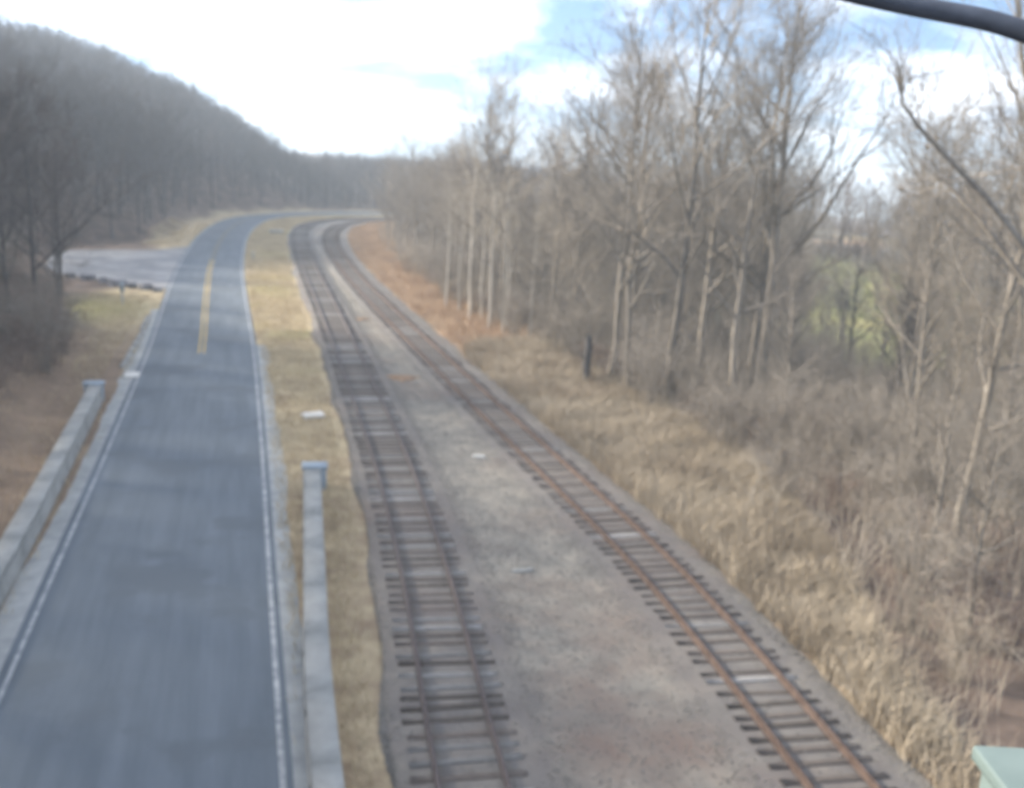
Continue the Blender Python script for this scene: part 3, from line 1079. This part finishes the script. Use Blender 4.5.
def wood_mass(name, variants, pts, hs, label, cat, base_h, twig):
    """many far trees that read as one wood"""
    arrs = []
    for s in variants:
        T, C = grow(**s)
        for f in C.f:
            T.f.append(f + T.n)
        T.v += C.v; T.n += C.n
        arrs.append(T.arrays())
    vv, qq, off = [], [], 0
    zz = height(pts)
    for n, (x, y) in enumerate(pts):
        v, q, t = arrs[n % len(arrs)]
        a = rng.uniform(0, 6.28)
        s = hs[n] / base_h
        sx = s * rng.uniform(0.85, 1.2)
        w = np.column_stack([(v[:, 0] * math.cos(a) - v[:, 1] * math.sin(a)) * sx + x, (v[:, 0] * math.sin(a) + v[:, 1] * math.cos(a)) * sx + y, v[:, 2] * s + zz[n]])
        vv.append(w); qq.append(q + off); off += len(v)
    me = mesh_from(name, np.concatenate(vv), np.concatenate(qq), np.zeros((0, 3), int), twig)
    return tag(link(name, me), label, cat, kind='stuff')


lowv = [dict(seed=600 + q, h=14, r0=0.2, limbs=11, spread=1.0, first=0.18, sub=(4, 5, 0), tw=0.022) for q in range(5)]
resth = np.vstack([resth, side])
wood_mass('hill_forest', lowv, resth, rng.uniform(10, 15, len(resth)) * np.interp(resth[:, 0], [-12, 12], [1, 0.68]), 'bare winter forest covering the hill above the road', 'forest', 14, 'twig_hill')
wood_mass('back_woods', lowv, rest, np.array([wood_height(*q, True) for q in rest]), 'bare grey trees deep in the woods beyond the tracks', 'woods', 14, 'twig')
# belt of trees on the far side of the field
belt = poisson(6000, 60, 200, 90, 240, 4.0, lambda c, t, r: in_view(c, 2) & ((t > 8) | (r < -6)) & (c[:, 0] > 0.42 * c[:, 1]) & (np.hypot(c[:, 0], c[:, 1]) > 190) & (np.hypot(c[:, 0], c[:, 1]) < 240))
wood_mass('tree_belt', lowv, belt, rng.uniform(9, 14, len(belt)), 'reddish belt of bare trees beyond the green field', 'tree belt', 14, 'cane')


# ------------------------------------------------------------------ shrubs
def arching_shrub(seed, n, rad_, h, mat, tw=0.008):
    r = np.random.default_rng(seed)
    S, C = MB(), MB()
    for q in range(n):
        a = r.uniform(0, 6.28)
        b = np.array([math.cos(a), math.sin(a)]) * r.uniform(0, 0.3) * rad_
        d = np.array([math.cos(a + r.normal() * .5), math.sin(a + r.normal() * .5)])
        L = rad_ * r.uniform(0.6, 1.2)
        hh = h * r.uniform(0.6, 1.1)
        t = np.linspace(0, 1, 7)
        arch = hh * np.sin(t * r.uniform(1.7, 2.7))
        pts = np.column_stack([b[0] + d[0] * L * t ** 1.4, b[1] + d[1] * L * t ** 1.4, arch - 0.05])
        S.tube(pts, np.linspace(tw * 1.9, tw * .6, 7), 4, False)
        for c in range(6):
            f = r.uniform(1.2, 5.9)
            i0 = int(f)
            bb = pts[i0] + (pts[i0 + 1] - pts[i0]) * (f - i0)
            dd = (pts[i0 + 1] - pts[i0]) / np.linalg.norm(pts[i0 + 1] - pts[i0]) + r.normal(size=3) * .7 + np.array([0, 0, .3])
            dd /= np.linalg.norm(dd)
            l2 = h * r.uniform(.15, .4)
            p2 = np.array([bb, bb + dd * l2 * .5, bb + dd * l2 + r.normal(size=3) * .08 * l2])
            C.tube(p2, [tw, tw * .7, tw * .4], 3, False)
            for e in range(3):
                d3 = dd + r.normal(size=3) * .7
                d3 /= np.linalg.norm(d3)
                b3 = bb + dd * l2 * r.uniform(.2, .9)
                C.tube([b3, b3 + d3 * l2 * r.uniform(.25, .6)], [tw * .7, tw * .35], 3, False)
    return S.mesh('canes', mat), C.mesh('twigs', mat)


SH = {'bramble': [arching_shrub(700 + q, 34, 1.9, 1.7, 'cane') for q in range(3)],
      'grey': [arching_shrub(720 + q, 42, 1.7, 3.2, 'twig') for q in range(3)],
      'tan': [arching_shrub(740 + q, 36, 1.5, 2.4, 'twig_tan') for q in range(2)],
      'pale': [arching_shrub(760 + q, 10, 2.2, 2.2, 'cane_pale') for q in range(2)]}


def put_shrub(kind, x, y, s, label, group, cat='shrub', name='bare_shrub'):
    var = random.choice(SH[kind])
    root = empty(name, (x, y, float(height(np.array([[x, y]]))[0])), label, cat, group, random.uniform(0, 6.28))
    root.scale = (s, s, s * random.uniform(0.85, 1.2))
    link('canes', var[0], root)
    link('twigs', var[1], root)['kind'] = 'stuff'
    return root


shr = poisson(6000, 14, 90, 13, 190, 2.1, lambda c, t, r: in_view(c, 2) & (t < 34) &
              (t > np.interp(c[:, 1], [13, 22, 29, 45, 60, 100, 190], [2.9, 3.8, 6.5, 9.8, 8.0, 6.5, 6.0])))
ds = np.hypot(shr[:, 0], shr[:, 1]) + signed_to(TRK2, shr)[0]
for x, y in shr[np.argsort(ds)[:165]]:
    kind = random.choices(['grey', 'tan', 'bramble'], [5, 3, 2])[0]
    lab = {'grey': 'tall grey leafless shrub in the brush under the track-side woods',
           'tan': 'tan leafless shrub in the brush under the track-side woods',
           'bramble': 'low brown bramble bush arching at the foot of the track-side woods'}[kind]
    put_shrub(kind, x, y, random.uniform(0.75, 1.35), lab, {'grey': 'tall grey shrubs of the brush', 'tan': 'tan shrubs of the brush', 'bramble': 'brambles of the brush'}[kind])
for px, py in [(700, 420), (760, 545), (850, 600), (640, 395), (930, 560)]:
    b = un(px, py, -0.8)
    put_shrub('pale', b[0], b[1], random.uniform(0.9, 1.2), 'straggling shrub of long pale arching canes in front of the grey brush', 'pale arching canes')
shl = poisson(9000, -40, -8, 34, 130, 1.5, lambda c, t, r: in_view(c, 0.4) & (r < -8.0 - 1.2 * (c[:, 1] < 58)) &
              ~((c[:, 1] > 66) & (c[:, 0] > -0.16 * c[:, 1])) &
              ~((c[:, 0] > -24) & (c[:, 1] > 78) & (c[:, 1] < 136) & (r > -20)))
dl = np.hypot(shl[:, 0], shl[:, 1])
for x, y in shl[np.argsort(dl)[:135]]:
    put_shrub('bramble' if random.random() < .6 else 'grey', x, y, random.uniform(.7, 1.2), 'brown leafless bush in the brush at the foot of the hill', 'bushes at the foot of the hill')


# uncountable stems between the trees
def stems(n, region, hmin, hmax, r, mat, name, label):
    Pp = []
    while sum(len(a) for a in Pp) < n:
        c = np.column_stack([rng.uniform(*region[0], n), rng.uniform(*region[1], n)])
        Pp.append(c[region[2](c)])
    Pp = np.concatenate(Pp)[:n]
    z = height(Pp)
    hh = rng.uniform(hmin, hmax, n) * rng.uniform(.5, 1, n)
    lean = rng.normal(size=(n, 2)) * 0.28 * hh[:, None]
    b = np.column_stack([Pp, z - .05])
    mid = b + np.column_stack([lean * .4, hh * .6])
    top = b + np.column_stack([lean, hh])
    vs_ = []
    for c, w in ((b, 1.0), (mid, .7), (top, .3)):
        for a in range(3):
            an = a * 2.094
            vs_.append(c + np.array([math.cos(an), math.sin(an), 0]) * (r * w))
    V_ = np.stack(vs_, 1)                      # n,9,3
    fq = []
    for lv in (0, 3):
        for a in range(3):
            fq.append((lv + a, lv + (a + 1) % 3, lv + 3 + (a + 1) % 3, lv + 3 + a))
    F_ = (np.array(fq)[None] + (np.arange(n) * 9)[:, None, None]).reshape(-1, 4)
    me = mesh_from(name, V_.reshape(-1, 3), F_, np.zeros((0, 3), int), mat)
    return tag(link(name, me), label, 'undergrowth', kind='stuff')


stems(34000, ((14, 95), (14, 215), lambda c: in_view(c, 1) & (signed_to(TRK2, c)[0] > np.interp(c[:, 1], [13, 22, 29, 45, 60, 100], [3, 4, 6.5, 9.5, 8.5, 7])) & (signed_to(TRK2, c)[0] < 45)),
      0.8, 3.6, 0.012, 'twig_tan', 'undergrowth', 'thin dry stems filling the track-side woods')
stems(13000, ((16, 95), (16, 215), lambda c: in_view(c, 1) & (signed_to(TRK2, c)[0] > 9.5) & (signed_to(TRK2, c)[0] < 55)),
      4.0, 8.5, 0.014, 'twig', 'undergrowth', 'crowded thin saplings filling the woods beyond the tracks')
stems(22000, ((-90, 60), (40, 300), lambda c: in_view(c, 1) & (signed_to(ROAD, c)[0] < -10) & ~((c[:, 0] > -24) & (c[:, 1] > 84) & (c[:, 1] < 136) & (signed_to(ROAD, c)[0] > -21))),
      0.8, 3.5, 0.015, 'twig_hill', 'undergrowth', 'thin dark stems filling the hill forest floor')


# ------------------------------------------------------------------ dry grass
def blades(n, region, keep, hmin, hmax, w, mat, name, label, lean=0.45, clump=0.0):
    Pp, got = [], 0
    while got < n:
        c = np.column_stack([rng.uniform(*region[0], n), rng.uniform(*region[1], n)])
        c = c[keep(c)]
        Pp.append(c); got += len(c)
    Pp = np.concatenate(Pp)[:n]
    z = np.maximum(height(Pp), -0.5 if False else -99)
    cl = vnoise(Pp[:, 0], Pp[:, 1], 1.1, 9) * 0.7 + vnoise(Pp[:, 0], Pp[:, 1], 3.2, 10) * 0.6
    hh = (hmin + (hmax - hmin) * rng.random(n)) * (0.6 + 0.62 * cl)
    a = rng.uniform(0, 6.28, n)
    side = np.column_stack([np.cos(a), np.sin(a), np.zeros(n)]) * (w * rng.uniform(.6, 1.4, n))[:, None]
    ln = rng.normal(size=(n, 2)) * lean * hh[:, None]
    b = np.column_stack([Pp, z - .03])
    mid = b + np.column_stack([ln * .35, hh * .6])
    top = b + np.column_stack([ln, hh * .95])
    V_ = np.stack([b - side, b + side, mid + side * .7, mid - side * .7, top], 1)
    base = (np.arange(n) * 5)[:, None]
    me = mesh_from(name, V_.reshape(-1, 3), base + np.array([0, 1, 2, 3]), base + np.array([3, 2, 4]), mat)
    return tag(link(name, me), label, 'grass', kind='stuff')


def keep_verge(c):
    d, dd = signed_to(ROAD, c)[0], signed_to(TRK1, c)[0]
    ok = (d > 3.75) & (dd < -2.1)
    return ok & ~((c[:, 1] < 41.8) & (d < 5.9) & (d > 3.3) & (np.abs(c[:, 0] - np.interp(c[:, 1], [12, 22, 30, 41], [1.5, 1.72, 2.15, 2.75])) < .5))


blades(60000, ((0, 30), (15, 200)), keep_verge, 0.10, 0.42, 0.013, 'dry_grass', 'verge_grass', 'short straw-coloured grass on the verge between road and tracks', lean=.5)
blades(16000, ((-20, -4), (14, 170)), lambda c: (signed_to(ROAD, c)[0] < -3.95) & (signed_to(ROAD, c)[0] > -9.5) & (np.abs(c[:, 0] + 7.3) > .45) &
       ((c[:, 1] > 60) | (rng.random(len(c)) < .25)) & ~((c[:, 1] > 92) & (c[:, 1] < 136)), 0.10, 0.40, 0.013, 'dry_grass', 'roadside_grass', 'straw-coloured grass on the hill side of the road', lean=.5)
blades(70000, ((14, 42), (12, 110)), lambda c: (signed_to(TRK2, c)[0] > 2.35) & (signed_to(TRK2, c)[0] < np.interp(c[:, 1], [12, 22, 30, 45, 60, 110], [3.4, 4.4, 7.5, 11, 10, 9])) & in_view(c, 2) & (c[:, 1] < 66 + 20 * (vnoise(c[:, 0], c[:, 1], 6, 12) - .5)),
       0.45, 1.15, 0.013, 'tall_grass', 'tall_grass', 'tall pale dry grass on the bank beside the rusty track')
blades(42000, ((12, 60), (48, 195)), lambda c: (signed_to(TRK2, c)[0] > 2.6) & (signed_to(TRK2, c)[0] < 9) & in_view(c, 2) & (c[:, 1] > 56 + 20 * (vnoise(c[:, 0], c[:, 1], 6, 12) - .5)),
       0.3, 0.85, 0.016, 'rusty_grass', 'rusty_grass', 'rust-brown dead grass between the track and the saplings')

# ------------------------------------------------------------------ the bridge the picture is taken from
ZD = 10.4
br = empty('railway_bridge', (0, 0, 0), 'steel girder railway bridge crossing above the road and both tracks', 'bridge')
m = MB(); m.box(-60, 70, -3.2, 2.55, ZD - .45, ZD); m.build('deck', 'deck', br)
for y in (-2.6, 1.9):
    m = MB(); m.box(-60, 70, y - .25, y + .25, ZD - 2.0, ZD - .453); m.build('girder', 'steel_dark', br)
for x in (-11.5, 20.5):
    m = MB(); m.box(x - .8, x + .8, -2.9, 2.3, -1.5, ZD - 2.003); m.build('pier', 'concrete', br)

# pale cabinet on the deck edge
c0 = un(972, 744, 11.55)
cab = empty('equipment_cabinet', (c0[0], c0[1], ZD), 'mint green painted metal cabinet standing on the bridge edge', 'cabinet')
hC = 11.55 - ZD
m = MB(); m.box(0.03, .62, -.42, -.03, 0, hC - .06)
o = m.build('body', 'mint', cab)
m = MB(); m.box(0, .65, -.45, 0, hC - .057, hC)
o2 = m.build('lid', 'mint', cab)
m = MB(); m.box(.10, .55, -.455, -.425, .1, hC - .15)
m.build('door', 'mint', cab)
for q in (o, o2):
    bv = q.modifiers.new('soften', 'BEVEL'); bv.width = 0.012; bv.segments = 2
cab.rotation_euler = (0, 0, -0.27)

# dark bowed steel arm over the deck, on a post beyond the frame
arm_px = [(700, -52, 4.6), (800, -21, 4.6), (870, -3, 4.6), (940, 11, 4.6), (985, 19, 4.6), (1024, 31, 4.6), (1090, 58, 4.6), (1150, 95, 4.6), (1200, 150, 4.6), (1230, 215, 4.6)]
apts = np.array([ray(a, b_, d) for a, b_, d in arm_px])
post_xy = apts[-1][:2]
pole = empty('overhead_arm', (0, 0, 0), 'dark bowed steel arm reaching overhead from the bridge', 'steel arm')
low = [(post_xy[0] + .02, post_xy[1], apts[-1][2] - .5), (post_xy[0] + .02, post_xy[1], ZD)]
ap = np.vstack([apts, low])
sp = []
for q in range(len(apts) - 1):
    for t in np.linspace(0, 1, 4, endpoint=False):
        sp.append(apts[q] * (1 - t) + apts[q + 1] * t)
sp.append(apts[-1])
sp = np.array(sp)
for _ in range(3):
    sp[1:-1] = (sp[:-2] + 2 * sp[1:-1] + sp[2:]) / 4
m = MB(); m.tube(sp, np.full(len(sp), .041), 12); m.build('arm', 'steel_dark', pole, True)
m = MB(); m.tube([sp[-1] + np.array([0, 0, .1]), low[0], low[1]], [.06, .06, .07], 12); m.build('post', 'steel_dark', pole, True)
m = MB(); m.box(post_xy[0] - .14, post_xy[0] + .14, post_xy[1] - .14, post_xy[1] + .14, ZD - .3, ZD + .03); m.build('base_plate', 'steel_dark', pole)

# ------------------------------------------------------------------ winter haze
hm = bpy.data.materials.new('haze')
hm.use_nodes = True
t = hm.node_tree
t.nodes.clear()
out = nd(t, 'ShaderNodeOutputMaterial')
pv = nd(t, 'ShaderNodeVolumePrincipled')
pv.inputs['Color'].default_value = (0.82, 0.93, 1.0, 1)
pv.inputs['Density'].default_value = 0.0009
pv.inputs['Anisotropy'].default_value = 0.1
lk(t, pv.outputs[0], out.inputs['Volume'])
m = MB()
m.box(-950, 1050, -230, 1450, -85, 46)
hz = m.build('haze', hm)
tag(hz, 'thin pale winter haze filling the valley', 'haze', kind='stuff')
